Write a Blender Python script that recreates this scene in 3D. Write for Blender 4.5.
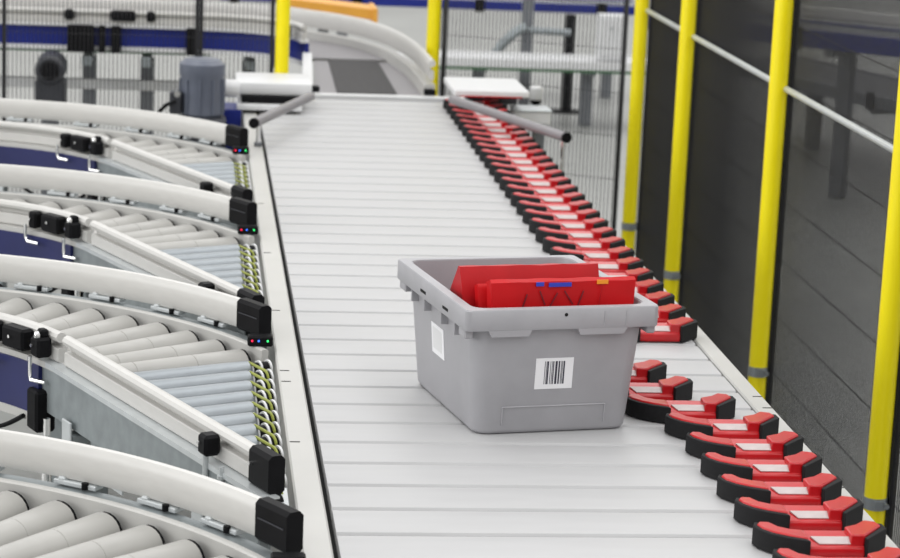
import bpy, bmesh, math, random
from mathutils import Vector, Matrix
random.seed(7)
scn = bpy.context.scene
for o in list(bpy.data.objects): bpy.data.objects.remove(o)
col = scn.collection
PI = math.pi

# ------------------------------------------------------------------ camera, world, lights, exposure
cam_d = bpy.data.cameras.new('camera'); cam = bpy.data.objects.new('camera', cam_d); col.objects.link(cam)
F_PX = 2317.0
RX = (0.9934662, -0.1060578, 0.0421507)      # image right / down / forward in world axes
RY = (0.0187131, -0.2129539, -0.9768830)
RZ = (0.1125822, 0.9712890, -0.2095778)
m = Matrix(((RX[0], -RY[0], -RZ[0], 0), (RX[1], -RY[1], -RZ[1], 0), (RX[2], -RY[2], -RZ[2], 2.277), (0, 0, 0, 1)))
cam.matrix_world = m
cam_d.sensor_fit = 'HORIZONTAL'; cam_d.sensor_width = 36; cam_d.lens = F_PX / 900 * 36
cam_d.clip_start = .05; cam_d.clip_end = 200
cam_d.dof.use_dof = True; cam_d.dof.focus_distance = 5.0; cam_d.dof.aperture_fstop = 6.3
scn.camera = cam

w = bpy.data.worlds.new('hall_daylight'); scn.world = w; w.use_nodes = True
bg = w.node_tree.nodes['Background']; bg.inputs[0].default_value = (1, .995, .985, 1); bg.inputs[1].default_value = .72

def area(name, loc, sx, sy, power, color=(1, 1, 1)):
    l = bpy.data.lights.new(name, 'AREA'); l.shape = 'RECTANGLE'; l.size = sx; l.size_y = sy; l.energy = power; l.color = color
    o = bpy.data.objects.new(name, l); col.objects.link(o); o.location = loc
    return o
area('overhead_lamp', (-1.5, 5, 7), 1.6, 22, 190)
area('overhead_lamp', (2.5, 5, 7), 1.6, 22, 190)
area('overhead_lamp', (7.5, 5, 7), 1.6, 22, 130)
area('overhead_lamp', (1, 19, 7.5), 18, 3, 240)
side = area('side_fill_light', (-11, 3.5, 4.0), 4, 16, 560); side.rotation_euler = (0, math.radians(-98), 0)  # unseen area light added at left to brighten left-facing sides, no window there
scn.view_settings.view_transform = 'Standard'; scn.view_settings.look = 'None'
scn.view_settings.exposure = 0.42; scn.view_settings.gamma = 1; scn.view_settings.use_curve_mapping = False

# ------------------------------------------------------------------ materials
def mat(name, c, rough=.5, metal=0, var=.06, scale=12, bump=0, bscale=200, spec=.5, stretch=None, emit=None, coat=0):
    M = bpy.data.materials.new(name); M.use_nodes = True
    nt = M.node_tree; b = nt.nodes['Principled BSDF']
    b.inputs['Roughness'].default_value = rough; b.inputs['Metallic'].default_value = metal
    b.inputs['Specular IOR Level'].default_value = spec; b.inputs['Coat Weight'].default_value = coat
    tc = nt.nodes.new('ShaderNodeTexCoord'); mp = nt.nodes.new('ShaderNodeMapping')
    nt.links.new(tc.outputs['Object'], mp.inputs[0])
    if stretch: mp.inputs['Scale'].default_value = stretch
    n = nt.nodes.new('ShaderNodeTexNoise'); n.inputs['Scale'].default_value = scale; n.inputs['Detail'].default_value = 5
    nt.links.new(mp.outputs[0], n.inputs[0])
    r = nt.nodes.new('ShaderNodeValToRGB')
    r.color_ramp.elements[0].position = .3; r.color_ramp.elements[1].position = .7
    r.color_ramp.elements[0].color = tuple(max(0, x * (1 - var)) for x in c) + (1,)
    r.color_ramp.elements[1].color = tuple(min(1, x * (1 + var)) for x in c) + (1,)
    nt.links.new(n.outputs[0], r.inputs[0]); nt.links.new(r.outputs[0], b.inputs['Base Color'])
    mr = nt.nodes.new('ShaderNodeMapRange'); mr.inputs[3].default_value = max(.03, rough - .06); mr.inputs[4].default_value = min(1, rough + .06)
    nt.links.new(n.outputs[0], mr.inputs[0]); nt.links.new(mr.outputs[0], b.inputs['Roughness'])
    if bump:
        n2 = nt.nodes.new('ShaderNodeTexNoise'); n2.inputs['Scale'].default_value = bscale
        bp = nt.nodes.new('ShaderNodeBump'); bp.inputs['Strength'].default_value = bump; bp.inputs['Distance'].default_value = .002
        nt.links.new(mp.outputs[0], n2.inputs[0]); nt.links.new(n2.outputs[0], bp.inputs['Height']); nt.links.new(bp.outputs[0], b.inputs['Normal'])
    if emit:
        b.inputs['Emission Color'].default_value = emit + (1,); b.inputs['Emission Strength'].default_value = 1.2
    return M
M = {}
M['floor'] = mat('painted_concrete', (.33, .335, .32), .4, var=.1, scale=1.2, bump=.1, bscale=40)
M['slat'] = mat('white_aluminium_slat', (.452, .452, .456), .48, var=.03, scale=5, spec=.5, stretch=(1, 6, 6))
M['cream'] = mat('cream_painted_steel', (.49, .485, .465), .4, var=.04, scale=8)
M['guard'] = mat('white_guard_profile', (.56, .552, .53), .38, var=.03, scale=20, stretch=(1, 1, 4))
M['zinc'] = mat('zinc_plated_steel', (.30, .325, .345), .38, .6, var=.06, scale=14, stretch=(1, 1, 1))
M['galv'] = mat('galvanised_sheet', (.27, .30, .31), .45, .4, var=.12, scale=25)
M['galv_light'] = mat('bright_galvanised_edge', (.58, .61, .62), .35, .4, var=.06, scale=25)
M['chrome'] = mat('polished_steel', (.8, .8, .8), .18, 1, var=.03)
M['black'] = mat('black_plastic', (.006, .006, .007), .5, var=.2, scale=30, bump=.05, spec=.1)
M['rubber'] = mat('black_rubber_bumper', (.010, .010, .011), .65, var=.2, scale=40, bump=.1, spec=.2)
M['darkgap'] = mat('dark_chain_bed', (.016, .016, .016), .8, var=.2, spec=.2)
M['red'] = mat('red_plastic', (.46, .005, .009), .3, var=.1, scale=18, coat=.1)
M['packet'] = mat('red_packet_film', (.52, .004, .007), .4, var=.12, scale=9, bump=.15, bscale=18, spec=.3)
M['packet2'] = mat('deep_red_packet_film', (.43, .004, .008), .42, var=.12, scale=9, bump=.12, bscale=20, spec=.3)
M['blueprint'] = mat('blue_print', (.03, .05, .45), .4)
M['darkprint'] = mat('dark_red_print', (.17, .006, .012), .4)
M['orangeprint'] = mat('orange_print', (.85, .3, .02), .4)
M['insert'] = mat('white_wear_insert', (.50, .44, .43), .3, var=.1, scale=30)
M['tote'] = mat('grey_polypropylene', (.355, .352, .371), .42, var=.05, scale=14, bump=.06, bscale=120)
M['label'] = mat('white_label_paper', (.80, .80, .82), .5, var=.02)
M['ink'] = mat('barcode_ink', (.03, .03, .05), .5)
M['roller'] = mat('cream_plastic_roller', (.40, .393, .372), .4, var=.05, scale=10)
M['blue'] = mat('blue_painted_steel', (.006, .010, .085), .4, var=.12, scale=8)
M['blue_light'] = mat('bright_blue_painted_steel', (.010, .020, .19), .4, var=.1, scale=8, spec=.3)
M['belt'] = mat('yellow_green_drive_belt', (.27, .30, .04), .5, var=.1)
M['yellow'] = mat('yellow_painted_post', (1.0, .83, .0), .35, var=.04, scale=5)
M['fence'] = mat('black_coated_wire', (.010, .010, .012), .45, var=.1)
M['greyblue'] = mat('grey_blue_motor_paint', (.12, .135, .175), .38, var=.08, scale=12)
M['darkgrey'] = mat('dark_grey_casting', (.035, .037, .045), .45, var=.15)
M['white'] = mat('white_powder_coat', (.68, .685, .69), .35, var=.02)
M['grey'] = mat('mid_grey_steel', (.18, .19, .205), .42, .3, var=.1)
M['beltgrey'] = mat('dark_conveyor_belt', (.035, .033, .034), .6, spec=.2, var=.12, scale=8, stretch=(6, .6, 1))
M['belttrim'] = mat('light_grey_belt_edge', (.22, .21, .22), .45, var=.06)
M['orange'] = mat('orange_panel', (.75, .36, .05), .45, var=.06)
M['green'] = mat('green_belt_edge', (.05, .14, .06), .6)
M['led_red'] = mat('red_led', (.5, 0, .02), .3, emit=(1, .02, .08))
M['led_blue'] = mat('blue_led', (.02, .08, .5), .3, emit=(.05, .2, 1))
M['led_green'] = mat('green_led', (.0, .5, .1), .3, emit=(.05, .9, .2))

# ------------------------------------------------------------------ mesh helpers
class MB:
    def __init__(s): s.v = []; s.f = []
    def add(s, vs, fs):
        k = len(s.v); s.v += [tuple(a) for a in vs]; s.f += [tuple(i + k for i in q) for q in fs]; return s
    def box(s, c, d, rz=0, rot=None):
        R = rot or Matrix.Rotation(rz, 3, 'Z')
        vs = [Vector(c) + R @ Vector((sx * d[0] / 2, sy * d[1] / 2, sz * d[2] / 2)) for sx in (-1, 1) for sy in (-1, 1) for sz in (-1, 1)]
        return s.add(vs, [(0, 1, 3, 2), (4, 6, 7, 5), (0, 4, 5, 1), (2, 3, 7, 6), (0, 2, 6, 4), (1, 5, 7, 3)])
    def rbox(s, c, d, bev=.004, rz=0, rot=None, seg=1):
        R = rot or Matrix.Rotation(rz, 3, 'Z')
        b = bmesh.new(); bmesh.ops.create_cube(b, size=1)
        for v in b.verts: v.co = Vector((v.co.x * d[0], v.co.y * d[1], v.co.z * d[2]))
        bmesh.ops.bevel(b, geom=b.edges[:], offset=min(bev, min(d) * .45), segments=seg, affect='EDGES', profile=.5)
        b.verts.index_update()
        s.add([Vector(c) + R @ v.co for v in b.verts], [[v.index for v in f.verts] for f in b.faces]); b.free(); return s
    def lathe(s, p0, p1, prof, n=16, cap=True):
        # prof: list of (t along axis 0..1, radius)
        p0, p1 = Vector(p0), Vector(p1); a = (p1 - p0); q = a.normalized().to_track_quat('Z', 'Y')
        vs = []; fs = []
        for t, r in prof:
            for i in range(n):
                vs.append(p0 + a * t + q @ Vector((r * math.cos(2 * PI * i / n), r * math.sin(2 * PI * i / n), 0)))
        for j in range(len(prof) - 1):
            for i in range(n):
                fs.append((j * n + i, j * n + (i + 1) % n, (j + 1) * n + (i + 1) % n, (j + 1) * n + i))
        if cap: fs += [tuple(reversed(range(n))), tuple(range((len(prof) - 1) * n, len(prof) * n))]
        return s.add(vs, fs)
    def cyl(s, p0, p1, r, n=12): return s.lathe(p0, p1, [(0, r), (1, r)], n)
    def prism(s, poly, z0, z1, fn=None):
        n = len(poly)
        vs = [(x, y, z0) for x, y in poly] + [(x, y, z1) for x, y in poly]
        return s.add(vs, [tuple(reversed(range(n))), tuple(range(n, 2 * n))] + [(i, (i + 1) % n, n + (i + 1) % n, n + i) for i in range(n)])
    def sweep(s, prof, path, closed=True):
        # prof: list of (offset along normal, z); path: list of ((x,y),(nx,ny)); z added
        n = len(prof); vs = []; fs = []
        for (x, y), (nx, ny) in path:
            for o, z in prof: vs.append((x + nx * o, y + ny * o, z))
        for j in range(len(path) - 1):
            for i in range(n if closed else n - 1):
                fs.append((j * n + i, j * n + (i + 1) % n, (j + 1) * n + (i + 1) % n, (j + 1) * n + i))
        if closed: fs += [tuple(reversed(range(n))), tuple(range((len(path) - 1) * n, len(path) * n))]
        return s.add(vs, fs)
    def tube(s, pts, r, n=8, loop=False):
        P = [Vector(p) for p in pts]; k = len(P); vs = []; fs = []
        for i, p in enumerate(P):
            a = P[(i - 1) % k] if (loop or i) else p; b = P[(i + 1) % k] if (loop or i < k - 1) else p
            t = (b - a).normalized(); q = t.to_track_quat('Z', 'Y')
            up = Vector((0, 0, 1)) if abs(t.z) < .95 else Vector((1, 0, 0))
            e1 = t.cross(up).normalized(); e2 = e1.cross(t).normalized()
            for j in range(n): vs.append(p + r * (math.cos(2 * PI * j / n) * e1 + math.sin(2 * PI * j / n) * e2))
        for i in range(k if loop else k - 1):
            for j in range(n):
                a, b = i * n, ((i + 1) % k) * n
                fs.append((a + j, a + (j + 1) % n, b + (j + 1) % n, b + j))
        if not loop: fs += [tuple(reversed(range(n))), tuple(range((k - 1) * n, k * n))]
        return s.add(vs, fs)
    def build(s, name, material, parent=None, smooth=35, loc=None, bevel=0):
        me = bpy.data.meshes.new(name); me.from_pydata(s.v, [], s.f); me.validate()
        b = bmesh.new(); b.from_mesh(me); bmesh.ops.recalc_face_normals(b, faces=b.faces[:]); b.to_mesh(me); b.free()
        me.materials.append(M[material])
        if smooth:
            me.polygons.foreach_set('use_smooth', [True] * len(me.polygons)); me.set_sharp_from_angle(angle=math.radians(smooth))
        o = bpy.data.objects.new(name, me); col.objects.link(o)
        if parent: o.parent = parent
        if loc: o.location = loc
        if bevel:
            mo = o.modifiers.new('edge_rounding', 'BEVEL'); mo.width = bevel; mo.segments = 2; mo.limit_method = 'ANGLE'; mo.angle_limit = math.radians(40)
        return o
def tag(o, label=None, cat=None, group=None, kind=None):
    if label: o['label'] = label
    if cat: o['category'] = cat
    if group: o['group'] = group
    if kind: o['kind'] = kind
    return o
def empty(name, loc=(0, 0, 0), rz=0):
    o = bpy.data.objects.new(name, None); col.objects.link(o); o.location = loc; o.rotation_euler.z = rz; o.empty_display_size = .1
    return o
KIDS = {}
def children(o): return [c for c in bpy.data.objects if c.parent == o]
def copy_tree(o, parent=None):
    c = o.copy(); col.objects.link(c); c.parent = parent; c.matrix_parent_inverse = o.matrix_parent_inverse.copy()
    for ch in children(o): copy_tree(ch, c)
    return c
def part(name, material, parent, fn, **k):
    b = MB(); fn(b); return b.build(name, material, parent, **k)

# ------------------------------------------------------------------ floor
fl = MB().box((4, 18, -.05), (60, 70, .1)).build('floor', 'floor', smooth=0); tag(fl, kind='structure')

M['wall'] = mat('pale_hall_wall', (.6, .6, .59), .7, var=.03, scale=1)
for nm, c, d in (('wall_left', (-25.9, 18, 2.5), (.2, 70, 5)), ('wall_right', (33.9, 18, 2.5), (.2, 70, 5)), ('wall_back', (4, 52.9, 2.5), (59.6, .2, 5)), ('wall_front', (4, -16.9, 2.5), (59.6, .2, 5))):
    tag(MB().box(c, d).build(nm, 'wall', smooth=0), kind='structure')

# ------------------------------------------------------------------ main sorter conveyor
ZT = .9; XL, XR = .285, 1.293; PITCH = .1526; Y0 = 4.1157; YEND = 10.14
sorter = empty('sorter_conveyor', ((XL + XR) / 2, 6.6, 0))
tag(sorter, 'long sorter conveyor of flat white slats running under the grey tote', 'conveyor')
def P(name, material, fn, **k):
    o = part(name, material, sorter, fn, **k); o.matrix_parent_inverse = sorter.matrix_basis.inverted(); return o
slat0 = None
for k in range(-7, 39):
    yc = Y0 + (k + .5) * PITCH
    if slat0 is None:
        b = MB(); hw = (XR - XL) / 2; d = PITCH / 2 - .0062
        prof = [(-d, -.026), (-d, -.006), (-d + .004, -.001), (-d + .010, 0), (d - .010, 0), (d - .004, -.001), (d, -.006), (d, -.026)]
        n = len(prof)
        b.add([(sx * hw, y, z) for sx in (-1, 1) for y, z in prof], [tuple(range(n)), tuple(range(2 * n - 1, n - 1, -1))] + [(i, (i + 1) % n, n + (i + 1) % n, n + i) for i in range(n)])
        slat0 = b.build('slat', 'slat', sorter, smooth=30); o = slat0
    else:
        o = slat0.copy(); col.objects.link(o); o.parent = sorter
    o.location = (0, yc - 6.6, ZT)
YA, YB = Y0 - 7 * PITCH, YEND
P('chain_bed', 'darkgap', lambda b: b.box(((XL + XR) / 2, (YA + YB) / 2, .855), (1.05, YB - YA, .03)))
P('side_rail', 'cream', lambda b: b.rbox((.2445, (YA + YB) / 2 + .0, .8), (.057, YB - YA, .2), .004))
P('side_rail', 'cream', lambda b: b.rbox((1.3235, (YA + YB) / 2, .8), (.047, YB - YA, .2), .004))
for x, y in ((.226, 4.72), (.226, 5.22), (.226, 5.32), (.226, 5.95), (.226, 6.7), (.226, 7.5), (1.338, 4.35), (1.338, 4.43), (1.338, 5.04), (1.338, 5.14), (1.338, 4.16)):
    P('rail_slot', 'black', lambda b: b.box((x + (.006 if x < 1 else -.006), y, .8995), (.022, .006, .002)))
for y in (3.4, 5.6, 7.8, 9.8):
    for x in (.30, 1.28):
        P('leg', 'grey', lambda b: (b.rbox((x, y, .35), (.07, .07, .70), .006), b.rbox((x, y, .006), (.14, .14, .012), .003)))
    P('cross_beam', 'grey', lambda b: b.rbox((.79, y, .64), (1.0, .06, .10), .005))
P('end_plate', 'white', lambda b: b.rbox((.79, 10.165, .885), (1.1, .05, .05), .004))

# ------------------------------------------------------------------ diverter shoes
def make_shoe():
    r = empty('diverter_shoe')
    b = MB()
    # left wing, right horn, centre block with a slope that carries the insert
    b.prism([(-.165, .017), (-.165, .064), (-.188, .070), (-.206, .084), (-.218, .110), (-.236, .112), (-.243, .098), (-.238, .076), (-.222, .053), (-.198, .034)], .003, .043)
    b.prism([(-.059, .017), (-.012, .077), (-.016, .098), (-.038, .106), (-.058, .082), (-.085, .066), (-.085, .017)], .003, .049)
    y = [(.012, .003), (.010, .014), (.012, .025), (.036, .038), (.066, .042), (.066, .003)]
    n = len(y); b.add([(x, a, z) for x in (-.166, -.058) for a, z in y], [tuple(range(n)), tuple(range(2 * n - 1, n - 1, -1))] + [(i, (i + 1) % n, n + (i + 1) % n, n + i) for i in range(n)])
    b.build('body', 'red', r, smooth=25, bevel=.003)
    b = MB(); b.prism([(-.166, .017), (-.163, .005), (-.202, .024), (-.229, .046), (-.246, .072), (-.251, .098), (-.244, .116), (-.235, .113), (-.242, .098), (-.237, .077), (-.221, .054), (-.197, .035)], .002, .040)
    b.build('bumper', 'rubber', r, smooth=25, bevel=.002)
    b = MB(); b.prism([(-.060, .014), (-.056, .004), (-.002, .068), (-.003, .096), (-.014, .102), (-.013, .077)], .002, .045)
    b.build('bumper', 'rubber', r, smooth=25, bevel=.002)
    b = MB(); q = [(.0195, .0280), (.0350, .0365), (.0335, .0402), (.0180, .0310)]
    xs = [(-.150, -.156), (-.078, -.066)]
    b.add([(-.144, q[0][0], q[0][1]), (-.158, q[1][0], q[1][1]), (-.158, q[2][0], q[2][1]), (-.144, q[3][0], q[3][1]), (-.084, q[0][0], q[0][1]), (-.070, q[1][0], q[1][1]), (-.070, q[2][0], q[2][1]), (-.084, q[3][0], q[3][1])],
          [(0, 1, 2, 3), (7, 6, 5, 4), (0, 4, 5, 1), (1, 5, 6, 2), (2, 6, 7, 3), (3, 7, 4, 0)])
    b.build('wear_insert', 'insert', r, smooth=25)
    b = MB(); b.rbox((-.115, .045, .0018), (.11, .03, .003), .001); b.build('slide_foot', 'black', r)
    return r
T1 = 'first second third fourth fifth sixth seventh eighth ninth tenth eleventh twelfth thirteenth fourteenth fifteenth sixteenth seventeenth eighteenth nineteenth'.split()
ORD = T1 + ['twentieth'] + ['twenty-' + t for t in T1[:9]] + ['thirtieth']
shoe0 = make_shoe(); used = False
shoes = [(7, 1.139), (6, 1.170), (5, 1.236), (4, 1.298)] + [(k, 1.313) for k in range(3, -3, -1)] + [(k, 1.312 + .0007 * (k - 10)) for k in range(10, 38)]
for k, xr in shoes:
    o = copy_tree(shoe0) if used else shoe0; used = True
    o.location = (xr, Y0 + k * PITCH, ZT)
    if k >= 10: tag(o, 'red and black diverter shoe, %s from the tote in the row toward the guide bar' % ORD[k - 10], 'diverter shoe', 'shoes parked along the far slats')
    elif k == 7: tag(o, 'red diverter shoe pressed against the tote side, mostly hidden by the tote', 'diverter shoe', 'shoes following the tote')
    elif k == 6: tag(o, 'red diverter shoe, second in line next to the tote, black wing touching the tote', 'diverter shoe', 'shoes following the tote')
    elif k == 5: tag(o, 'red diverter shoe, third in line from the tote, well away from the side rail', 'diverter shoe', 'shoes following the tote')
    elif k == 4: tag(o, 'red diverter shoe, fourth in line from the tote, just reaching the side rail', 'diverter shoe', 'shoes following the tote')
    else: tag(o, 'red and black diverter shoe on the rail edge, %s in line trailing the tote' % ORD[7 - k], 'diverter shoe', 'shoes parked before the tote')

# ------------------------------------------------------------------ tote and packets
TYAW = math.radians(11)
tote = empty('storage_tote', (.7515, 5.042, ZT + .0004), TYAW)
tag(tote, 'grey plastic storage tote with barcode label standing on the white slats', 'tote')
TH = .287
def rrect(w, l, r, n=5):
    pts = []
    for cx, cy, a0 in ((w / 2 - r, l / 2 - r, 0), (-w / 2 + r, l / 2 - r, 90), (-w / 2 + r, -l / 2 + r, 180), (w / 2 - r, -l / 2 + r, 270)):
        for i in range(n + 1):
            a = math.radians(a0 + 90 * i / n); pts.append((cx + r * math.cos(a), cy + r * math.sin(a)))
    return pts
def shell(b, rings, cap0=False, cap1=False):
    n = len(rings[0][0]); vs = []; fs = []
    for pts, z in rings: vs += [(x, y, z) for x, y in pts]
    for j in range(len(rings) - 1):
        for i in range(n): fs.append((j * n + i, j * n + (i + 1) % n, (j + 1) * n + (i + 1) % n, (j + 1) * n + i))
    if cap0: fs.append(tuple(reversed(range(n))))
    if cap1: fs.append(tuple(range((len(rings) - 1) * n, len(rings) * n)))
    b.add(vs, fs)
def tw(z): t = z / TH; return .354 + .046 * t, .462 + .046 * t     # outer width, length of the tapered wall
b = MB(); rings = []
for z, ins, r in ((0, .012, .03), (.002, .004, .032), (.010, 0, .034)): w_, l_ = tw(z); rings.append((rrect(w_ - 2 * ins, l_ - 2 * ins, r), z))
w_, l_ = tw(TH - .002); rings.append((rrect(w_, l_, .034), TH - .002))
w2, l2 = w_ - .010, l_ - .010; rings.append((rrect(w2, l2, .031), TH - .002))
w3, l3 = tw(.006); rings.append((rrect(w3 - .012, l3 - .012, .028), .008))
shell(b, rings, True, True); b.build('body', 'tote', tote, smooth=50)
# rim: stepped band around the top, wider at the two ends as a grip
RW, RL = .440, .546
b = MB()
ro = [(rrect(w_ - .002, l_ - .002, .03), TH - .046), (rrect(RW - .003, RL - .003, .013), TH - .046), (rrect(RW, RL, .014), TH - .043), (rrect(RW, RL, .014), TH - .003), (rrect(RW - .005, RL - .005, .012), TH), (rrect(w2 + .004, l2 + .004, .03), TH), (rrect(w2, l2, .03), TH - .008), (rrect(w2, l2, .03), TH - .02)]
shell(b, ro); b.build('rim', 'tote', tote, smooth=40)
# drop tabs under the rim
for x0, x1 in ((-.172, -.068), (.030, .150)):
    for s in (-1, 1):
        b = MB(); yy = s * (RL / 2 - .004)
        b.add([(x0, yy + s * .003, TH - .040), (x1, yy + s * .003, TH - .040), (x1 - .010, yy + s * .0015, TH - .060), (x0 + .010, yy + s * .0015, TH - .060),
               (x0, yy - s * .006, TH - .040), (x1, yy - s * .006, TH - .040), (x1 - .010, yy - s * .006, TH - .060), (x0 + .010, yy - s * .006, TH - .060)],
              [(0, 1, 2, 3), (4, 7, 6, 5), (0, 4, 5, 1), (1, 5, 6, 2), (2, 6, 7, 3), (3, 7, 4, 0)])
        b.build('rim_tab', 'tote', tote, smooth=20)
for s in (-1, 1):
    for yy in (-.235, .225):
        b = MB(); b.rbox((s * (RW / 2 - .012), yy, TH - .054), (.020, .045, .022), .003); b.build('rim_tab', 'tote', tote)
    # ribs below the long-side rims and the dark grip slots
    for yy in (-.16, -.06, .07, .17):
        b = MB(); b.rbox((s * (tw(TH - .07)[0] / 2 + .006), yy, TH - .062), (.022, .006, .034), .001); b.build('rib', 'tote', tote)
    b = MB(); b.rbox((s * (RW / 2 + .0002), -.12, TH - .030), (.002, .040, .007), .001); b.build('grip_slot', 'darkgap', tote)
    b = MB(); b.rbox((s * (RW / 2 + .0002), .05, TH - .030), (.002, .040, .007), .001); b.build('grip_slot', 'darkgap', tote)
# small hole and vertical seams on the end rims
b = MB(); b.cyl((.004, -RL / 2 - .0006, TH - .014), (.004, -RL / 2 + .004, TH - .014), .004, 10); b.build('rim_hole', 'darkgap', tote)
for x in (.092, .142):
    b = MB(); b.rbox((x, -RL / 2 - .0003, TH - .024), (.0014, .002, .034), .0004); b.build('rim_seam', 'tote', tote)
# raised panel frame low on both ends
for s in (-1, 1):
    def wally(z): return s * tw(z)[1] / 2
    slope = math.atan(.023 / TH)
    rot = Matrix.Rotation(-s * slope * -1, 3, 'X')
    b = MB()
    for c, d in (((0, wally(.062) + s * .0008, .062), (.236, .004, .003)), ((-.118, wally(.042) + s * .0008, .042), (.003, .004, .042)), ((.118, wally(.042) + s * .0008, .042), (.003, .004, .042))):
        b.rbox(c, d, .001, rot=Matrix.Rotation(-s * slope, 3, 'X'))
    b.build('panel_edge', 'tote', tote)
sl = math.atan(.023 / TH)
# barcode label on the front end (tilted like the wall)
def wall_pt_front(x, z, off): return Vector((x, -(tw(z)[1] / 2 + off), z))
lab = empty('barcode_label'); lab.parent = tote; lab.location = wall_pt_front(-.010, .142, .0012); lab.rotation_euler = (sl, 0, 0)
bpy.data.objects.remove(lab)
b = MB(); R_ = Matrix.Rotation(sl, 3, 'X'); c0 = wall_pt_front(-.006, .136, .0008)
b.box(c0, (.086, .0014, .070), rot=R_); lab = b.build('barcode_label', 'label', tote, smooth=0); tag(lab, 'white paper label with a printed black barcode')
b = MB(); xx = -.022; rnd = random.Random(3)
while xx < .024:
    wd = rnd.choice((.0012, .0012, .0022, .0032)); b.box(c0 + R_ @ Vector((xx, -.0009, .002)), (wd, .0006, .052), rot=R_); xx += wd + rnd.choice((.0012, .0018, .0026))
b.build('barcode_bars', 'ink', lab, smooth=0)
R2 = Matrix.Rotation(sl, 3, 'Y')
z = .150; c1 = Vector((-(tw(z)[0] / 2 + .0008), .02, z))
b = MB(); b.box(c1, (.0014, .092, .070), rot=Matrix.Rotation(-math.atan(.023 / TH), 3, 'Y')); lab2 = b.build('barcode_label', 'label', tote, smooth=0); tag(lab2, 'white paper label on the long side of the tote')
b = MB(); b.box(c1 + Vector((-.001, .002, .002)), (.0008, .066, .050), rot=Matrix.Rotation(-math.atan(.023 / TH), 3, 'Y')); b.build('label_field', 'white', lab2, smooth=0)

# red packets leaning inside the tote (local frame of the tote)
def packet(name, x0, x1, pts, material, label, lean=0):
    r = empty(name, tote.location, TYAW); r.location.z = ZT + .009
    tag(r, label, 'packet', 'red packets in the tote')
    n = len(pts)
    b = MB(); NX = 12; vs = []; fs = []
    for i in range(NX + 1):
        t = i / NX; x = x0 + (x1 - x0) * t; e = min(t, 1 - t) * NX
        for j, (y, z) in enumerate(pts):
            dx = lean * z if i in (0,) else 0
            vs.append((x * (.84 + .16 * min(1, z / .30)), y + .0012 * math.sin(5 * t * PI + j), z + .0008 * math.sin(7 * t * PI + 2 * j)))
    for i in range(NX):
        for j in range(n): fs.append((i * n + j, i * n + (j + 1) % n, (i + 1) * n + (j + 1) % n, (i + 1) * n + j))
    fs += [tuple(reversed(range(n))), tuple(range(NX * n, (NX + 1) * n))]
    b.add(vs, fs); b.build('wrapper', material, r, smooth=40)
    return r
# y,z outlines (tote local): back packet leans back with a wedge shaped end, front packet lies against the front wall
p1 = packet('red_packet', -.182, .140, [(-.104, .0), (-.112, .290), (-.092, .335), (-.082, .335), (-.012, .262), (-.002, .0)], 'packet2', 'tallest red packet with wedge-shaped end, at the back of the three in the tote')
p3 = packet('red_packet', -.158, .150, [(-.152, .0), (-.155, .300), (-.148, .309), (-.128, .300), (-.122, .0)], 'packet', 'thin red packet squeezed between two other red packets in the tote')
p2 = packet('red_packet', -.146, .186, [(-.204, .0), (-.210, .260), (-.205, .322), (-.196, .328), (-.172, .318), (-.166, .0)], 'packet', 'red packet with blue and orange print beside the tote barcode wall')
def front(x, z): return (x, -.2105 + (.005 * (z - .26) / .062 if z > .26 else .0) - .003, z)
for x, wd, z, mm, nm in ((.010, .052, .316, 'blueprint', 'blue_print'), (-.036, .018, .318, 'blueprint', 'blue_print'), (.108, .026, .320, 'orangeprint', 'orange_print')):
    b = MB(); b.box(front(x, z), (wd, .0016, .009)); b.build(nm, mm, p2, smooth=0)
for x, z, d, a in ((-.070, .283, .030, .3), (-.030, .288, .034, -.4), (-.004, .284, .034, .5), (.030, .288, .036, -.6), (.058, .286, .034, .35)):
    b = MB(); b.box(front(x, z), (.003, .0012, d), rot=Matrix.Rotation(a, 3, 'Y')); b.build('printed_stroke', 'darkprint', p2, smooth=0)
b = MB(); b.box(front(.098, .25), (.0018, .002, .13), rot=Matrix.Rotation(.12, 3, 'Y')); b.build('fold_seam', 'packet2', p2, smooth=0)

# ------------------------------------------------------------------ spur conveyors (built once, then copied)
C = Vector((-.943, 4.92)); A0 = math.radians(25)
NV = Vector((math.cos(A0), math.sin(A0))); HV = Vector((-math.sin(A0), math.cos(A0)))
def arc(r, a0, a1, n=24):
    out = []
    for i in range(n + 1):
        a = math.radians(a0 + (a1 - a0) * i / n); out.append(((C.x + r * math.cos(a), C.y + r * math.sin(a)), (math.cos(a), math.sin(a))))
    return out
def st(r, s): p = C + r * NV - s * HV; return ((p.x, p.y), (NV.x, NV.y))
def pz(r, s, z): p = st(r, s)[0]; return (p[0], p[1], z)
def pa(r, a, z): a = math.radians(a); return (C.x + r * math.cos(a), C.y + r * math.sin(a), z)
GP = [(.007, 0), (.002, .010), (0, .024), (-.001, .038), (0, .052), (.003, .064), (.009, .071), (.017, .073), (.025, .069), (.029, .061), (.027, .053), (.021, .049), (.007, .047), (.007, .036), (.021, .034), (.023, .032), (.023, .004), (.019, 0)]
GZ = .920
outer_prof = [(o, GZ + z) for o, z in GP]
inner_prof = [(-o, GZ + z) for o, z in GP]
def grow(prof, d):
    co = sum(p[0] for p in prof) / len(prof); cz = sum(p[1] for p in prof) / len(prof)
    lo, hi = min(p[0] for p in prof), max(p[0] for p in prof); zl, zh = min(p[1] for p in prof), max(p[1] for p in prof)
    lo -= d; hi += d; zl -= d; zh += d; c = .008
    return [(lo + c, zl), (lo, zl + c), (lo, zh - c), (lo + c, zh), (hi - c, zh), (hi, zh - c), (hi, zl + c), (hi - c, zl)]
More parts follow.
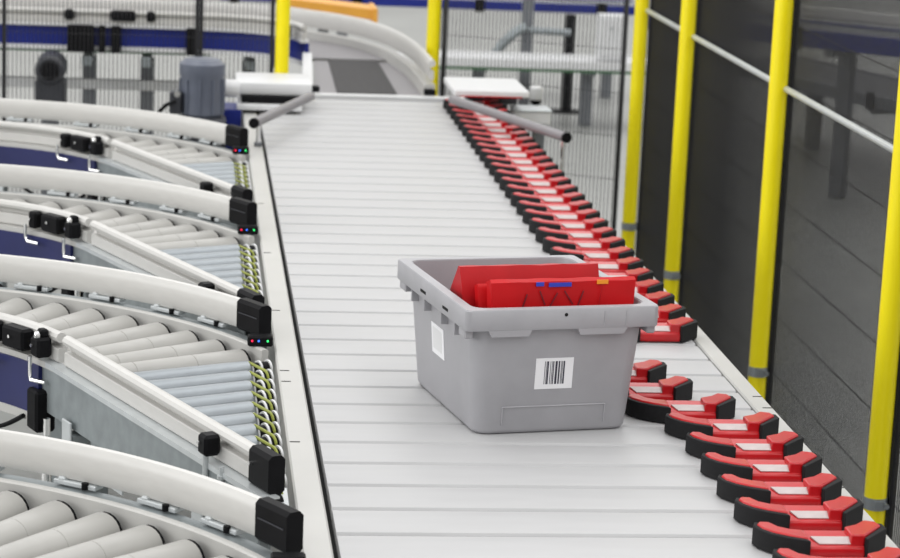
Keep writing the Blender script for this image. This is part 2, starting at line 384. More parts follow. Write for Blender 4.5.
def make_spur():
    root = empty('spur_conveyor', (-.35, 5.3, 0))
    inv = Matrix.Translation((.35, -5.3, 0))
    def Q(name, material, fn, parent=None, **k):
        o = part(name, material, parent or root, fn, **k)
        if parent is None: o.matrix_parent_inverse = inv
        return o
    # straight zinc rollers of falling length
    RP = .083; ends = []
    for i in range(13):
        s = .02 + i * RP; r1 = 1.262 - .466 * s - .002
        ends.append((s, r1))
        sh_end = r1 - .054
        if sh_end < .79: continue
        L = sh_end - .765
        ro = Q('roller', 'zinc', lambda b: b.lathe(pz(0.765, s, .875), pz(sh_end, s, .875), [(0, .022), (.004 / L, .025), (1 - .004 / L, .025), (1, .022)], 20))
        h = Q('roller_hub', 'black', lambda b: b.lathe(pz(sh_end, s, .875), pz(r1, s, .875), [(0, .019), (1, .019)], 14), parent=ro); h.parent = ro
        Q('roller_flange', 'white', lambda b: (b.cyl(pz(r1 - .030, s, .875), pz(r1 - .025, s, .875), .0235, 14), b.cyl(pz(r1 - .005, s, .875), pz(r1, s, .875), .0235, 14), b.cyl(pz(sh_end, s, .875), pz(sh_end + .004, s, .875), .0235, 14)), parent=ro)
        Q('roller_cap', 'black', lambda b: b.lathe(pz(0.747, s, .875), pz(0.765, s, .875), [(0, .012), (.2, .024), (1, .024)], 14), parent=ro)
    for i in range(1, len(ends)):
        s1, ra = ends[i]; s0, rb = ends[i - 1]; r = ra - .014
        if r < .79: continue
        def loop(b):
            pts = []
            for kk in range(9):
                a = -PI / 2 + PI * kk / 8; pts.append(pz(r, s1 + .0205 * math.cos(a), .875 + .0205 * math.sin(a)))
            for kk in range(9):
                a = PI / 2 + PI * kk / 8; pts.append(pz(r, s0 + .0205 * math.cos(a), .875 + .0205 * math.sin(a)))
            b.tube(pts, .0036, 6, True)
        Q('drive_belt', 'belt', loop)
    # tapered rollers around the bend
    DT = 5.25
    for i in range(14):
        a = 29.2 + i * DT; ri, rr = .765, 1.238
        def tap(b):
            f = lambda t: .027 + .015 * t
            pr = [(0, .022), (.006, f(0))]
            for t in (.36, .70): pr += [(t - .004, f(t)), (t, f(t) - .0016), (t + .004, f(t))]
            pr += [(.985, f(.985)), (1, f(1) - .004)]
            b.lathe(pa(ri, a, .9 - .027), pa(rr, a, .9 - .042), pr, 22)
        ro = Q('taper_roller', 'roller', tap)
        Q('roller_cap', 'black', lambda b: b.lathe(pa(rr - .001, a, .9 - .042), pa(rr + .008, a, .9 - .042), [(0, .0405), (.5, .0405), (1, .034)], 18), parent=ro)
    # frames
    Q('outer_frame', 'cream', lambda b: b.sweep([(0, .79), (0, .906), (.003, .909), (.015, .909), (.018, .906), (.018, .79)], arc(1.258, 26.5, 100)))
    Q('outer_top_plate', 'galv', lambda b: b.sweep([(0, .896), (0, .904), (.03, .904), (.03, .80), (.026, .80), (.026, .896)], arc(1.282, 29.5, 100)))
    Q('inner_frame', 'cream', lambda b: b.sweep([(0, .86), (0, .919), (-.030, .919), (-.030, .905), (-.006, .905), (-.006, .86)], arc(0.751, 25, 100)))
    Q('side_panel', 'blue', lambda b: b.sweep([(0, .785), (0, .905), (-.012, .905), (-.012, .785)], arc(0.729, 33, 100)))
    Q('bottom_trim', 'cream', lambda b: b.sweep([(0, .765), (0, .785), (-.016, .785), (-.016, .765)], arc(0.729, 33, 100)))
    # straight channel on the near side
    def chan(b): b.sweep([(-.002, .80), (-.002, .86), (-.002, .915), (-.030, .915), (-.030, .80), (-.026, .80), (-.026, .905), (-.008, .905), (-.008, .80)], [st(0.75, 1.03), st(0.75, -.16)])
    Q('channel_beam', 'galv', chan)
    Q('channel_lip', 'galv_light', lambda b: b.sweep([(0, .9155), (0, .9195), (-.033, .9195), (-.033, .908), (-.0305, .908), (-.0305, .9155)], [st(0.75, 1.06), st(0.75, -.14)]))
    Q('wheel_strip', 'galv', lambda b: b.sweep([(.004, .84), (.004, .885), (.018, .885), (.018, .84)], [st(0.75, .95), st(0.75, 0)]))
    # small wheels filling the tip of the triangle
    for (s, r) in ((.90, .795), (.94, .79), (.98, .785), (.90, .82)):
        Q('skate_wheel', 'black', lambda b: b.lathe(pz(r - .008, s, .878), pz(r + .008, s, .878), [(0, .018), (.2, .021), (.8, .021), (1, .018)], 14))
        Q('skate_hub', 'white', lambda b: b.lathe(pz(r - .0095, s, .878), pz(r + .0095, s, .878), [(0, .009), (1, .009)], 10))
    Q('tip_plate', 'galv_light', lambda b: b.prism([st(0.765, 1.06)[0], st(0.765, .90)[0], st(0.787, .90)[0], (.205, 4.44), (.205, 4.33)], .880, .886))
    # guards
    og = Q('guard_rail', 'guard', lambda b: b.sweep(outer_prof, arc(1.300, 33.5, 100, 30)), smooth=30)
    Q('guard_end_cap', 'black', lambda b: b.sweep(grow(outer_prof, .003), arc(1.300, 30.2, 34.6, 4)), parent=og, smooth=30)
    Q('cap_seam', 'darkgrey', lambda b: b.sweep([(-.006, .962), (-.006, .964), (0, .964), (0, .962)], arc(1.300, 30.6, 34.2, 4)), parent=og, smooth=30)
    ig = Q('guard_rail', 'guard', lambda b: b.sweep(inner_prof, [st(0.765, .99), st(0.765, -.02)]), smooth=30)
    Q('guard_end_cap', 'black', lambda b: b.sweep(grow(inner_prof, .003), [st(0.765, 1.042), st(0.765, .957)]), parent=ig, smooth=30)
    Q('cap_screw', 'chrome', lambda b: b.cyl(pz(0.725,   .972, .965), pz(0.7345, .972, .965), .004, 10), parent=ig)
    Q('guard_rail', 'guard', lambda b: b.sweep(inner_prof, arc(0.765, 29, 100, 24)), smooth=30)
    # black clamps holding the inner guard: one on the straight run, a cluster at the bend
    def clamp(fn, ang, h=.045, knob=False, sz=(.036, .038)):
        x, y, zz = fn
        R3 = Matrix.Rotation(ang, 3, 'Z')
        c = Q('rail_clamp', 'black', lambda b: b.rbox((x, y, zz), (sz[0], sz[1], h), .006, rz=ang))
        p = Vector((x, y, zz)) + R3 @ Vector((-sz[0] / 2 - .001, .004, .004)); q = p + R3 @ Vector((-.005, 0, 0))
        Q('clamp_screw', 'chrome', lambda b: b.cyl(p, q, .0042, 8), parent=c)
        if knob:
            Q('clamp_knob', 'black', lambda b: b.rbox((x + .004, y + .004, zz + h / 2 + .008), (.020, .026, .020), .004, rz=ang), parent=c)
            pk = Vector((x, y, zz + h / 2)) + R3 @ Vector((-.012, -.004, 0))
            Q('clamp_bolt', 'chrome', lambda b: b.lathe(pk, pk + Vector((0, 0, .014)), [(0, .008), (.6, .008), (1, .005)], 10), parent=c)
        return c
    c = clamp(pz(0.722, .80, .958), A0, .044)
    x, y, _ = pz(0.715, .80, 0); Q('clamp_stem', 'galv_light', lambda b: b.cyl((x, y, .86), (x, y, .94), .006, 10), parent=c)
    x2, y2, _ = pz(0.717, .87, 0); Q('lock_pin', 'galv_light', lambda b: (b.cyl((x2, y2, .89), (x2, y2, .93), .005, 8), b.cyl((x2, y2, .905), (x2, y2, .912), .009, 8)))
    c = clamp(pa(.720, 32.5, .953), math.radians(31), .048, True, (.038, .042))
    def hook(b):
        p = Vector(pa(.698, 33.5, .93)); d = Vector((-NV.x, -NV.y, 0)); e = Vector((-HV.x, -HV.y, 0))
        b.tube([p, p + Vector((0, 0, -.045)), p + Vector((0, 0, -.055)) + e * .006, p + Vector((0, 0, -.055)) + e * .045 - d * .02], .0052, 8)
    Q('clamp_hook', 'chrome', hook, parent=c)
    clamp(pa(.720, 40.5, .955), math.radians(40), .052, False, (.036, .085))
    clamp(pa(.720, 47, .955), math.radians(47), .050, False, (.034, .034))
    def hook2(b):
        p = Vector(pa(.703, 49, .94)); e = Vector((math.sin(math.radians(43)), -math.cos(math.radians(43)), 0))
        b.tube([p, p + Vector((0, 0, -.04)), p + Vector((0, 0, -.05)) + e * .01, p + Vector((0, 0, -.05)) + e * .06], .005, 8)
    Q('clamp_hook', 'chrome', hook2)
    # guard brackets along the outer side
    for a in (39.5, 47, 56, 66, 78, 92):
        Q('guard_bracket', 'galv_light', lambda b: (b.rbox(pa(1.312, a, .913), (.030, .10, .010), .002, rz=math.radians(a)), b.rbox(pa(1.315, a + 1.4, .916), (.034, .016, .016), .003, rz=math.radians(a))))
        Q('bracket_bolt', 'black', lambda b: b.cyl(pa(1.297, a - 1.2, .909), pa(1.297, a - 1.2, .922), .007, 8))
    # photo sensor under the outer cap, three small lights
    cx_, cy_, _z = pa(1.272, 28.6, .9)
    se = Q('photo_sensor', 'black', lambda b: b.rbox((cx_ + .006, cy_, .922), (.062, .034, .026), .004))
    for dx, mm in ((-.014, 'led_red'), (.002, 'led_blue'), (.024, 'led_green')):
        Q('indicator_light', mm, lambda b: b.cyl((cx_ + dx, cy_ - .0195, .924), (cx_ + dx, cy_ - .016, .924), .0027, 8), parent=se)
    # supports
    for (x, y, _), ang in ((pz(0.733, .08, 0), A0), (pz(0.733, .78, 0), A0), (pa(1.30, 62, 0), 1.08), (pa(1.30, 96, 0), 1.6), (pa(0.72, 70, 0), 1.2)):
        lg = Q('leg', 'galv', lambda b: (b.rbox((x, y, .40), (.042, .042, .78), .004, rz=ang), b.rbox((x, y, .006), (.10, .10, .012), .002, rz=ang)))
        Q('leg_bracket', 'galv_light', lambda b: b.rbox((x - .024 * math.cos(ang), y - .024 * math.sin(ang), .77), (.006, .05, .10), .002, rz=ang), parent=lg)
    x, y, _ = pz(0.717, -.10, 0)
    Q('junction_block', 'black', lambda b: b.rbox((x, y, .80), (.05, .06, .10), .006, rz=A0))
    x, y, _ = pz(0.7, -.02, 0)
    Q('adjuster_rod', 'chrome', lambda b: (b.cyl((x, y, .60), (x, y, .74), .012, 12), b.cyl((x, y, .74), (x, y, .80), .008, 10)))
    Q('cross_tie', 'galv_light', lambda b: b.sweep([(0, .70), (0, .74), (-.004, .74), (-.004, .70)], [st(0.755, .30), st(0.755, -.05)]))
    Q('cable', 'black', lambda b: b.tube([pa(0.707, 37 + 2.2 * i, .775 - .06 * math.sin(PI * i / 12)) for i in range(13)], .006, 6))
    tag(root, 'x', 'conveyor', 'curved roller spurs beside the sorter')
    return root
spur0 = make_spur()
SP = [(0, 'third roller spur conveyor from the grey-blue drive motor, curving beside the sorter'), (2.926, 'curved roller spur conveyor next to the grey-blue drive motor'),
      (1.41, 'second roller spur conveyor from the grey-blue drive motor, curving beside the sorter'), (-1.635, 'fourth roller spur conveyor from the grey-blue drive motor, with wide cream tapered rollers')]
base = spur0.location.copy()
for i, (dy, lb, dx) in enumerate([q + (d_,) for q, d_ in zip(SP, (0, .006, .0, .006))]):
    o = spur0 if i == 0 else copy_tree(spur0)
    o.location = base + Vector((dx, dy, 0)); o['label'] = lb

# ------------------------------------------------------------------ guide bars over the sorter's far end
def guide(p0, p1, label, post, zb=0, fs=.10):
    r = empty('guide_bar', (p1[0], p1[1], 0)); inv = Matrix.Translation((-p1[0], -p1[1], 0))
    def G(n, mm, fn):
        o = part(n, mm, r, fn); o.matrix_parent_inverse = inv
    G('bar', 'belttrim', lambda b: b.tube([p0, p1], .019, 12))
    G('bar_end', 'black', lambda b: b.tube([Vector(p1), Vector(p1) + (Vector(p1) - Vector(p0)).normalized() * .012], .020, 12))
    x, y, zt = post
    G('post', 'chrome', lambda b: b.cyl((x, y, zb + .01), (x, y, zt), .009, 10))
    G('post_foot', 'grey', lambda b: b.rbox((x, y, zb + .008), (fs, fs, .015), .003))
    tag(r, label, 'guide bar')
guide((1.07, 9.42, 1.0), (1.392, 8.46, 1.0), 'slanting grey guide bar above the far red shoes, on a thin post', (1.386, 8.475, 1.0))
guide((.485, 9.40, 1.0), (.238, 8.62, 1.0), 'slanting grey guide bar beside the white hood and grey-blue motor', (.256, 8.70, .995), .9005, .03)

# ------------------------------------------------------------------ hood, boxes and motors at the far end
r = empty('end_hood', (.34, 9.75, 0)); inv = Matrix.Translation((-.34, -9.75, 0))
def H(n, mm, fn, root=None, iv=None):
    o = part(n, mm, root or r, fn); o.matrix_parent_inverse = iv or inv; return o
H('cover', 'white', lambda b: (b.rbox((.345, 9.80, .994), (.315, .34, .052), .008, seg=2), b.rbox((.34, 9.90, .945), (.29, .14, .06), .004)))
H('slot', 'black', lambda b: b.rbox((.335, 9.70, .952), (.25, .20, .030), .002))
H('ledge', 'white', lambda b: b.rbox((.325, 9.68, .926), (.27, .26, .022), .003))
H('frame', 'blue_light', lambda b: b.rbox((.165, 9.66, .80), (.09, .22, .23), .004))
H('roller_end', 'white', lambda b: b.lathe((.12, 9.58, 1.0), (.20, 9.58, 1.0), [(0, .030), (.1, .037), (.9, .037), (1, .032)], 16))
H('pedestal', 'grey', lambda b: b.rbox((.155, 9.70, .34), (.10, .10, .69), .004))
tag(r, 'white end hood with a black slot beside the sorter head', 'machine cover')

r2 = empty('drive_motor', (.045, 9.45, 0)); inv2 = Matrix.Translation((-.045, -9.45, 0))
H('motor_body', 'greyblue', lambda b: b.lathe((.045, 9.45, .90), (.045, 9.45, 1.135), [(0, .078), (.06, .088), (.70, .088), (.74, .094), (.92, .094), (1, .070)], 24), r2, inv2)
for i in range(10):
    a = 2 * PI * i / 10 + .2
    H('cooling_fin', 'greyblue', lambda b: b.box((.045 + .090 * math.cos(a), 9.45 + .090 * math.sin(a), .985), (.012, .006, .14), rz=a), r2, inv2)
H('gearbox', 'darkgrey', lambda b: b.rbox((.045, 9.45, .82), (.20, .18, .16), .012), r2, inv2)
H('terminal_box', 'darkgrey', lambda b: b.rbox((-.062, 9.42, .96), (.05, .08, .09), .006), r2, inv2)
H('cable_gland', 'chrome', lambda b: b.cyl((-.055, 9.37, 1.0), (-.055, 9.35, 1.0), .013, 12), r2, inv2)
H('cable', 'black', lambda b: b.tube([(-.06, 9.36, .97), (-.10, 9.35, .955), (-.15, 9.36, .90), (-.17, 9.38, .80), (-.17, 9.4, .40)], .008, 8), r2, inv2)
H('stand', 'grey', lambda b: (b.rbox((.045, 9.45, .37), (.12, .12, .74), .004), b.rbox((.045, 9.45, .01), (.24, .24, .02), .003)), r2, inv2)
tag(r2, 'grey-blue upright drive motor with ribbed body beside the sorter head', 'motor')

r3 = empty('electrical_box', (1.25, 9.78, 0)); inv3 = Matrix.Translation((-1.25, -9.78, 0))
H('lid', 'white', lambda b: b.rbox((1.255, 9.80, 1.005), (.32, .42, .030), .006), r3, inv3)
H('housing', 'darkgrey', lambda b: b.rbox((1.30, 9.97, .955), (.22, .10, .075), .004), r3, inv3)
H('red_edge', 'red', lambda b: b.box((1.255, 9.592, .993), (.26, .004, .006)), r3, inv3)
H('support', 'grey', lambda b: (b.rbox((1.362, 9.99, .46), (.022, .06, .92), .003), b.rbox((1.33, 9.99, .93), (.08, .05, .02), .003)), r3, inv3)
tag(r3, 'flat white cover box over the far end of the red shoe row', 'machine cover')

r4 = empty('metal_box', (1.42, 9.2, 0)); inv4 = Matrix.Translation((-1.42, -9.2, 0))
H('box', 'white', lambda b: b.rbox((1.455, 9.82, .884), (.16, .14, .055), .005), r4, inv4)
H('box_lid', 'galv_light', lambda b: b.rbox((1.455, 9.82, .916), (.168, .15, .010), .003), r4, inv4)
H('stand', 'grey', lambda b: (b.rbox((1.50, 9.82, .43), (.04, .05, .86), .003), b.rbox((1.50, 9.82, .005), (.12, .12, .01), .002)), r4, inv4)
tag(r4, 'small white metal box on a stand behind the slanting guide bar', 'box')

r5 = empty('signal_post', (1.56, 9.9, 0)); inv5 = Matrix.Translation((-1.56, -9.9, 0))
H('head', 'white', lambda b: b.lathe((1.522, 10.12, .915), (1.522, 10.12, .975), [(0, .024), (.1, .028), (.9, .028), (1, .022)], 14), r5, inv5)
H('collar', 'black', lambda b: b.lathe((1.522, 10.12, .89), (1.522, 10.12, .915), [(0, .018), (1, .024)], 12), r5, inv5)
H('post', 'grey', lambda b: (b.cyl((1.522, 10.12, 0.01), (1.522, 10.12, .89), .012, 10), b.rbox((1.522, 10.12, .005), (.12, .12, .01), .002)), r5, inv5)
tag(r5, 'small white beacon with black collar on a thin post near the far fence', 'beacon')

# ------------------------------------------------------------------ infeed conveyor: belt, curve, straight run with blue side
inf = empty('infeed_conveyor', (.5, 11.5, 0)); ivf = Matrix.Translation((-.5, -11.5, 0))
def I(n, mm, fn, parent=None, **k):
    o = part(n, mm, parent or inf, fn, **k)
    if parent is None: o.matrix_parent_inverse = ivf
    return o
tag(inf, 'curved infeed conveyor with dark belt, white guards and blue side panel', 'conveyor')
def slope_quad(b, x0, x1, x2, x3, y0, y1, z0, z1, t=.012):
    b.add([(x0, y0, z0), (x1, y0, z0), (x3, y1, z1), (x2, y1, z1), (x0, y0, z0 - t), (x1, y0, z0 - t), (x3, y1, z1 - t), (x2, y1, z1 - t)], [(0, 1, 2, 3), (4, 7, 6, 5), (0, 4, 5, 1), (1, 5, 6, 2), (2, 6, 7, 3), (3, 7, 4, 0)])
I('belt_edge', 'belttrim', lambda b: slope_quad(b, .545, 1.035, .60, 1.02, 10.24, 11.42, .898, .905))
I('belt', 'beltgrey', lambda b: slope_quad(b, .648, .915, .672, .915, 10.24, 11.42, .906, .913, .006))
I('belt_end_roller', 'galv_light', lambda b: b.cyl((.53, 10.215, .880), (1.05, 10.215, .880), .018, 12))
I('belt_cheek', 'white', lambda b: slope_quad(b, .49, .535, .545, .59, 10.2, 11.44, .93, .94, .14))
I('belt_cheek', 'white', lambda b: slope_quad(b, 1.045, 1.075, 1.03, 1.06, 10.22, 11.44, .93, .94, .14))
I('bearing', 'black', lambda b: b.rbox((.54, 10.21, .925), (.05, .05, .025), .004))
I('bearing', 'black', lambda b: b.rbox((1.055, 10.21, .925), (.05, .05, .025), .004))
def spline(pts, n=8):
    out = []
    P_ = [Vector(p) for p in pts]; P_ = [2 * P_[0] - P_[1]] + P_ + [2 * P_[-1] - P_[-2]]
    for i in range(1, len(P_) - 2):
        for k in range(n):
            t = k / n; a, b_, c, d = P_[i - 1:i + 3]
            out.append(.5 * ((2 * b_) + (c - a) * t + (2 * a - 5 * b_ + 4 * c - d) * t * t + (3 * b_ - a - 3 * c + d) * t ** 3))
    out.append(P_[-2]); res = []
    for i, p in enumerate(out):
        t = (out[min(i + 1, len(out) - 1)] - out[max(i - 1, 0)]).normalized(); res.append(((p.x, p.y), (t.y, -t.x)))
    return res
outer_path = spline([(1.050, 10.22), (1.045, 10.6), (1.030, 11.0), (.98, 11.45), (.895, 11.8), (.76, 12.10), (.55, 12.34), (.25, 12.50), (-.3, 12.56), (-1.6, 12.58)])
inner_path = spline([(.565, 11.46), (.54, 11.58), (.47, 11.72), (.33, 11.84), (.1, 11.91), (-.3, 11.93), (-1.6, 11.94)])
I('guard_rail', 'guard', lambda b: b.sweep([(o, .975 + z * 1.25) for o, z in GP], outer_path), smooth=30)
I('outer_frame', 'cream', lambda b: b.sweep([(-.02, .80), (-.02, .955), (.03, .955), (.03, .80)], outer_path))
I('bed_plate', 'belttrim', lambda b: b.add([(x, y, .915) for (x, y), _ in spline([(1.03, 11.43), (.975, 11.5), (.885, 11.8), (.75, 12.08), (.54, 12.32), (.25, 12.48), (-.3, 12.54), (-1.6, 12.56)], 6)] + [(x, y, .915) for (x, y), _ in spline([(.58, 11.43), (.56, 11.5), (.53, 11.6), (.45, 11.74), (.3, 11.86), (.1, 11.92), (-.3, 11.94), (-1.6, 11.95)], 6)],
      [(i, i + 1, 43 + i + 1, 43 + i) for i in range(42)]), smooth=0)
I('guard_rail', 'guard', lambda b: b.sweep([(-o, 1.0 + z) for o, z in GP], inner_path), smooth=30)
I('side_panel', 'blue_light', lambda b: b.sweep([(-.004, .885), (-.004, .985), (.012, .985), (.012, .885)], inner_path))
I('top_trim', 'white', lambda b: b.sweep([(-.03, .985), (-.03, 1.0), (.010, 1.0), (.010, .985)], inner_path))
I('bottom_trim', 'white', lambda b: b.sweep([(-.01, .862), (-.01, .885), (.016, .885), (.016, .862)], inner_path))
I('belt_edge_strip', 'green', lambda b: b.box((-.75, 11.96, .855), (1.7, .03, .012)))
rl0 = None
for i in range(14):
    x = .1 - i * .125
    I('roller', 'roller', lambda b: b.cyl((x, 11.97, .905), (x, 12.53, .905), .030, 14))
for x, wdt, mm in ((-.56, .135, 'black'), (-.455, .035, 'black'), (-.385, .05, 'black'), (.0, .06, 'black')):
    I('joint_box', 'black', lambda b: b.rbox((x, 11.905, .925), (wdt, .05, .14), .006))
for x, wdt in ((-.35, .13), (-.21, .045), (-.62, .05)):
    I('rail_clamp', 'black', lambda b: b.rbox((x, 11.91, 1.045), (wdt, .05, .055), .014, seg=2))
for x in (-.53, -.23, -1.3, .3):
    I('leg', 'grey', lambda b: (b.rbox((x, 12.2, .40), (.07, .07, .80), .004), b.rbox((x, 12.2, .005), (.14, .14, .01), .002)))
    I('leg_brace', 'galv', lambda b: b.rbox((x, 12.2, .81), (.05, .62, .05), .003))
for x in (.60, 1.02):
    for y in (10.4, 11.3):
        I('leg', 'grey', lambda b: (b.rbox((x, y, .39), (.06, .06, .78), .004), b.rbox((x, y, .005), (.12, .12, .01), .002)))
I('lower_beam', 'white', lambda b: b.rbox((-.55, 12.16, .66), (2.0, .04, .055), .004))
I('bend_cover', 'blue_light', lambda b: b.rbox((.425, 11.5, .93), (.05, .10, .14), .004))
I('rail_clamp', 'black', lambda b: b.rbox((.46, 11.55, 1.03), (.06, .08, .07), .01))
gm = empty('gear_motor', (-.70, 11.7, 0)); ivg = Matrix.Translation((.70, -11.7, 0))
H('motor_body', 'darkgrey', lambda b: b.lathe((-.70, 11.62, .79), (-.70, 11.84, .79), [(0, .060), (.08, .075), (1, .078)], 22), gm, ivg)
H('fan_grille', 'black', lambda b: b.lathe((-.70, 11.605, .79), (-.70, 11.63, .79), [(0, .040), (1, .056)], 18), gm, ivg)
H('gearbox', 'darkgrey', lambda b: b.rbox((-.70, 11.72, .665), (.15, .16, .15), .01), gm, ivg)
H('stand', 'grey', lambda b: (b.rbox((-.70, 11.72, .30), (.08, .08, .59), .004), b.rbox((-.70, 11.72, .005), (.2, .2, .01), .002)), gm, ivg)
tag(gm, 'dark grey round gear motor under the blue infeed side panel', 'motor')
# orange panel behind the curve
op = empty('orange_bin', (.85, 13.3, 0)); ivo = Matrix.Translation((-.85, -13.3, 0))
H('tray', 'orange', lambda b: b.add([(.50, 13.2, 1.0), (1.03, 13.2, .93), (1.03, 13.2, .99), (.50, 13.2, 1.04), (.50, 13.5, 1.0), (1.03, 13.5, .93), (1.03, 13.5, .99), (.50, 13.5, 1.04)], [(0, 1, 2, 3), (7, 6, 5, 4), (0, 4, 5, 1), (1, 5, 6, 2), (2, 6, 7, 3), (3, 7, 4, 0)]), op, ivo)
H('tray_rim', 'orange', lambda b: b.rbox((1.035, 13.35, .955), (.03, .34, .09), .006), op, ivo)
H('stand', 'grey', lambda b: (b.rbox((.75, 13.35, .48), (.06, .06, .96), .004), b.rbox((.75, 13.35, .005), (.3, .3, .01), .002)), op, ivo)
tag(op, 'orange chute tray behind the white curved guard of the infeed', 'tray')

# ------------------------------------------------------------------ fences
def post(x, y, label, clamps=(.32,), dirn=(1, 0), top=2.15):
    r = empty('fence_post', (x, y, 0))
    MB().lathe((0, 0, .012), (0, 0, top), [(0, .032), (1, .032)], 20).build('tube', 'yellow', r)
    MB().rbox((0, 0, .006), (.13, .13, .012), .003).build('base_plate', 'yellow', r)
    MB().lathe((0, 0, top), (0, 0, top + .012), [(0, .033), (.6, .033), (1, .026)], 20).build('cap', 'black', r)
    for z in clamps:
        b = MB(); b.lathe((0, 0, z - .017), (0, 0, z + .017), [(0, .0345), (1, .0345)], 20)
        b.box((0, -.034, z), (.024, .018, .026)); c = b.build('clamp', 'zinc', r)
        MB().cyl((.02, -.05, z), (.02, -.02, z), .008, 8).build('clamp_bolt', 'zinc', c)
    tag(r, label, 'fence post', 'yellow fence posts'); return r
def panel(p0, p1, label, z0=.12, z1=2.1, bar=None, wire=.0033, step=.018):
    p0, p1 = Vector(p0), Vector(p1); d = p1 - p0; L = d.length; ang = math.atan2(d.y, d.x)
    r = empty('wire_fence', (p0.x, p0.y, 0), ang)
    fr = MB()
    for a, b_ in (((0, 0, z0), (0, 0, z1)), ((L, 0, z0), (L, 0, z1))): fr.box(((a[0] + b_[0]) / 2, 0, (z0 + z1) / 2), (.018, .018, z1 - z0))
    fr.box((L / 2, 0, z0), (L - .018, .018, .018)); fr.box((L / 2, 0, z1), (L - .018, .018, .018))
    fr.build('frame', 'fence', r)
    wm = MB(); n = int(L / step)
    for i in range(1, n): wm.box((L * i / n, 0, (z0 + z1) / 2), (wire, wire, z1 - z0 - .028))
    z = z0 + .2
    while z < z1 - .05: wm.box((L / 2, .0032, z), (L - .02, .003, .0022)); z += .2
    o = wm.build('wire_mesh', 'fence', r, smooth=0); tag(o, kind='stuff')
    if bar: MB().cyl((.0, -.022, bar), (L, -.022, bar), .011, 10).build('crossbar', 'galv_light', r)
    for x in (0, L):
        MB().box((x, 0, z0 / 2), (.02, .02, z0 - .02)).build('foot', 'fence', r)
    tag(r, label, 'fence', 'black mesh fence panels'); return r
FP = [(2.010, 10.30), (1.998, 9.246), (1.979, 7.654), (1.962, 6.161), (1.945, 4.66)]
names = ['yellow corner fence post where the far fence meets the side fence', 'yellow fence post next to the corner post along the side fence', 'second yellow post after the corner post along the side fence', 'third yellow post after the corner post along the side fence', 'fourth yellow post after the corner post along the side fence']
for (x, y), nm in list(zip(FP, names))[:4]: post(x, y, nm)
pn = ['narrow black mesh fence panel starting at the yellow corner post', 'black mesh fence panel between first and second side posts after the corner', 'black mesh fence panel between second and third side posts after the corner', 'black mesh fence panel beyond the third side post after the corner']
for i in range(4):
    a, b_ = FP[i], FP[i + 1]
    panel((a[0] + .044, a[1] - .011), (b_[0] + .044, b_[1] + .011), pn[i], bar=1.31)
post(.401, 10.36, 'yellow fence post beside the white end hood of the sorter', ())
post(1.124, 10.80, 'yellow fence post where the sorter passes, next to flat white cover', (), (1, 0))
panel((1.175, 10.78), (1.955, 10.38), 'black mesh fence panel between sorter opening and yellow corner post')
panel((.040, 10.36), (.355, 10.36), 'narrow black mesh fence panel behind the grey-blue motor')
panel((-.823, 10.36), (.0215, 10.36), 'black mesh fence panel in front of the blue infeed side')
panel((-1.75, 10.36), (-.853, 10.36), 'black mesh fence panel continuing past the blue infeed side')

# ------------------------------------------------------------------ machinery beyond the fences
def line_conveyor(name, p0, p1, z, h, side, top, label, legs, guard=True, wid=.5):
    p0, p1 = Vector(p0), Vector(p1); d = p1 - p0; L = d.length; ang = math.atan2(d.y, d.x)
    r = empty(name, (p0.x, p0.y, 0), ang)
    MB().rbox((L / 2, 0, z - h / 2), (L, .03, h), .003).build('side_panel', side, r)
    MB().rbox((L / 2, wid, z - h / 2), (L, .03, h), .003).build('side_panel', side, r)
    MB().rbox((L / 2, wid / 2, z - .02), (L, wid - .05, .02), .003).build('bed', top, r)
    for i in range(int(L / .9) + 1):
        x = .1 + i * .9
        if x < L and side != 'white': MB().rbox((x, -.022, z - h / 2), (.07, .02, h + .03), .004).build('joint_box', 'black', r)
    for x in legs:
        MB().rbox((x, wid / 2, (z - h) / 2), (.08, .08, z - h), .004).build('leg', 'grey', r)
        MB().rbox((x, wid / 2, z - h - .02), (.06, wid, .04), .004).build('leg_brace', 'grey', r)
    if guard: MB().rbox((L / 2, wid + .03, z + .05), (L, .03, .07), .01).build('guard_rail', 'guard', r)
    tag(r, label, 'conveyor'); return r
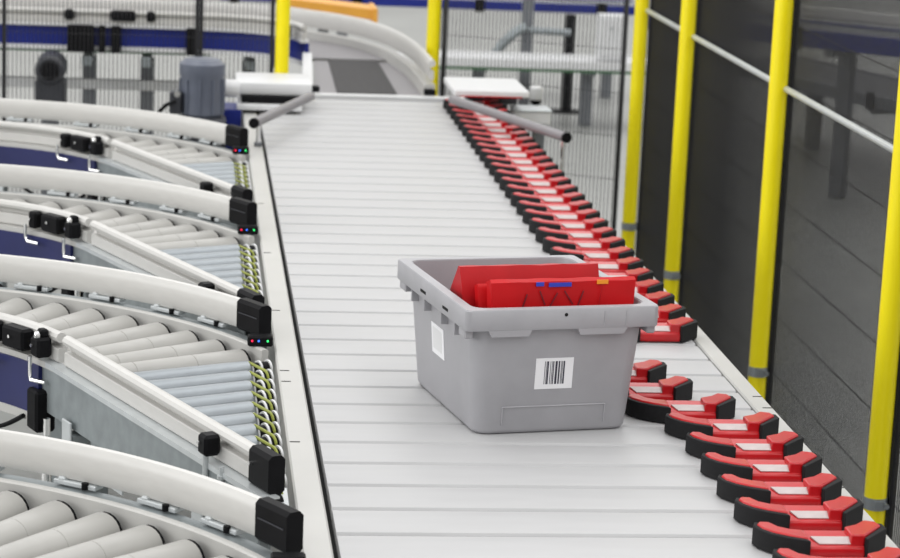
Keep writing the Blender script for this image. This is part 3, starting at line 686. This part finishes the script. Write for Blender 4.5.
line_conveyor('return_conveyor', (.2, 17.05), (3.3, 16.9), .715, .065, 'blue_light', 'grey', 'blue-sided conveyor above the white low conveyor beyond the far fence', (.9, 1.6, 2.9), False)
wc = line_conveyor('low_conveyor', (1.4, 15.5), (3.3, 15.46), .465, .06, 'white', 'white', 'low white conveyor with green belt edge behind the far mesh fence', (.55, 1.3, 1.8), False, .4)
MB().box((.95, 0, .395), (1.9, .03, .018)).build('belt_edge', 'green', wc)
line_conveyor('cross_conveyor', (2.70, 13.62), (4.6, 11.9), .985, .10, 'blue_light', 'grey', 'blue-sided conveyor seen through the side fence mesh', (.3, 1.2, 2.1), True)
line_conveyor('low_line', (3.5, 15.5), (4.9, 11.6), .52, .08, 'grey', 'darkgrey', 'dark low conveyor on legs beyond the side fence', (.8, 1.9, 3.0), False, .7)
r6 = empty('control_cabinet', (2.85, 15.62, .465))
MB().rbox((0, 0, .155), (.19, .16, .31), .006).build('housing', 'white', r6)
MB().rbox((0, -.083, .165), (.17, .008, .26), .003).build('door', 'white', r6)
MB().rbox((-.02, -.089, .22), (.03, .006, .012), .002).build('plate', 'galv', r6)
tag(r6, 'white control cabinet standing on the low white conveyor', 'cabinet')
r7 = empty('machine_stand', (2.34, 16.15, 0))
MB().rbox((0, 0, .45), (.075, .075, .9), .004).build('shaft', 'grey', r7); MB().rbox((0, 0, .006), (.2, .2, .012), .002).build('base_plate', 'grey', r7)
MB().tube([(-.02, -.04, .62), (-.10, -.08, .58), (-.18, -.08, .50), (-.23, -.07, .42)], .035, 10).build('arm', 'galv', r7)
MB().tube([(.0, -.05, .60), (.30, -.05, .59)], .026, 10).build('cross_arm', 'galv', r7)
tag(r7, 'grey column with bent arm behind the low white conveyor', 'stand')
r8 = empty('steel_upright', (2.67, 16.3, 0))
MB().rbox((0, 0, .35), (.065, .065, .7), .004).build('shaft', 'black', r8); MB().rbox((0, 0, .006), (.2, .2, .012), .002).build('base_plate', 'black', r8)
tag(r8, 'black column beside the white control cabinet', 'upright')
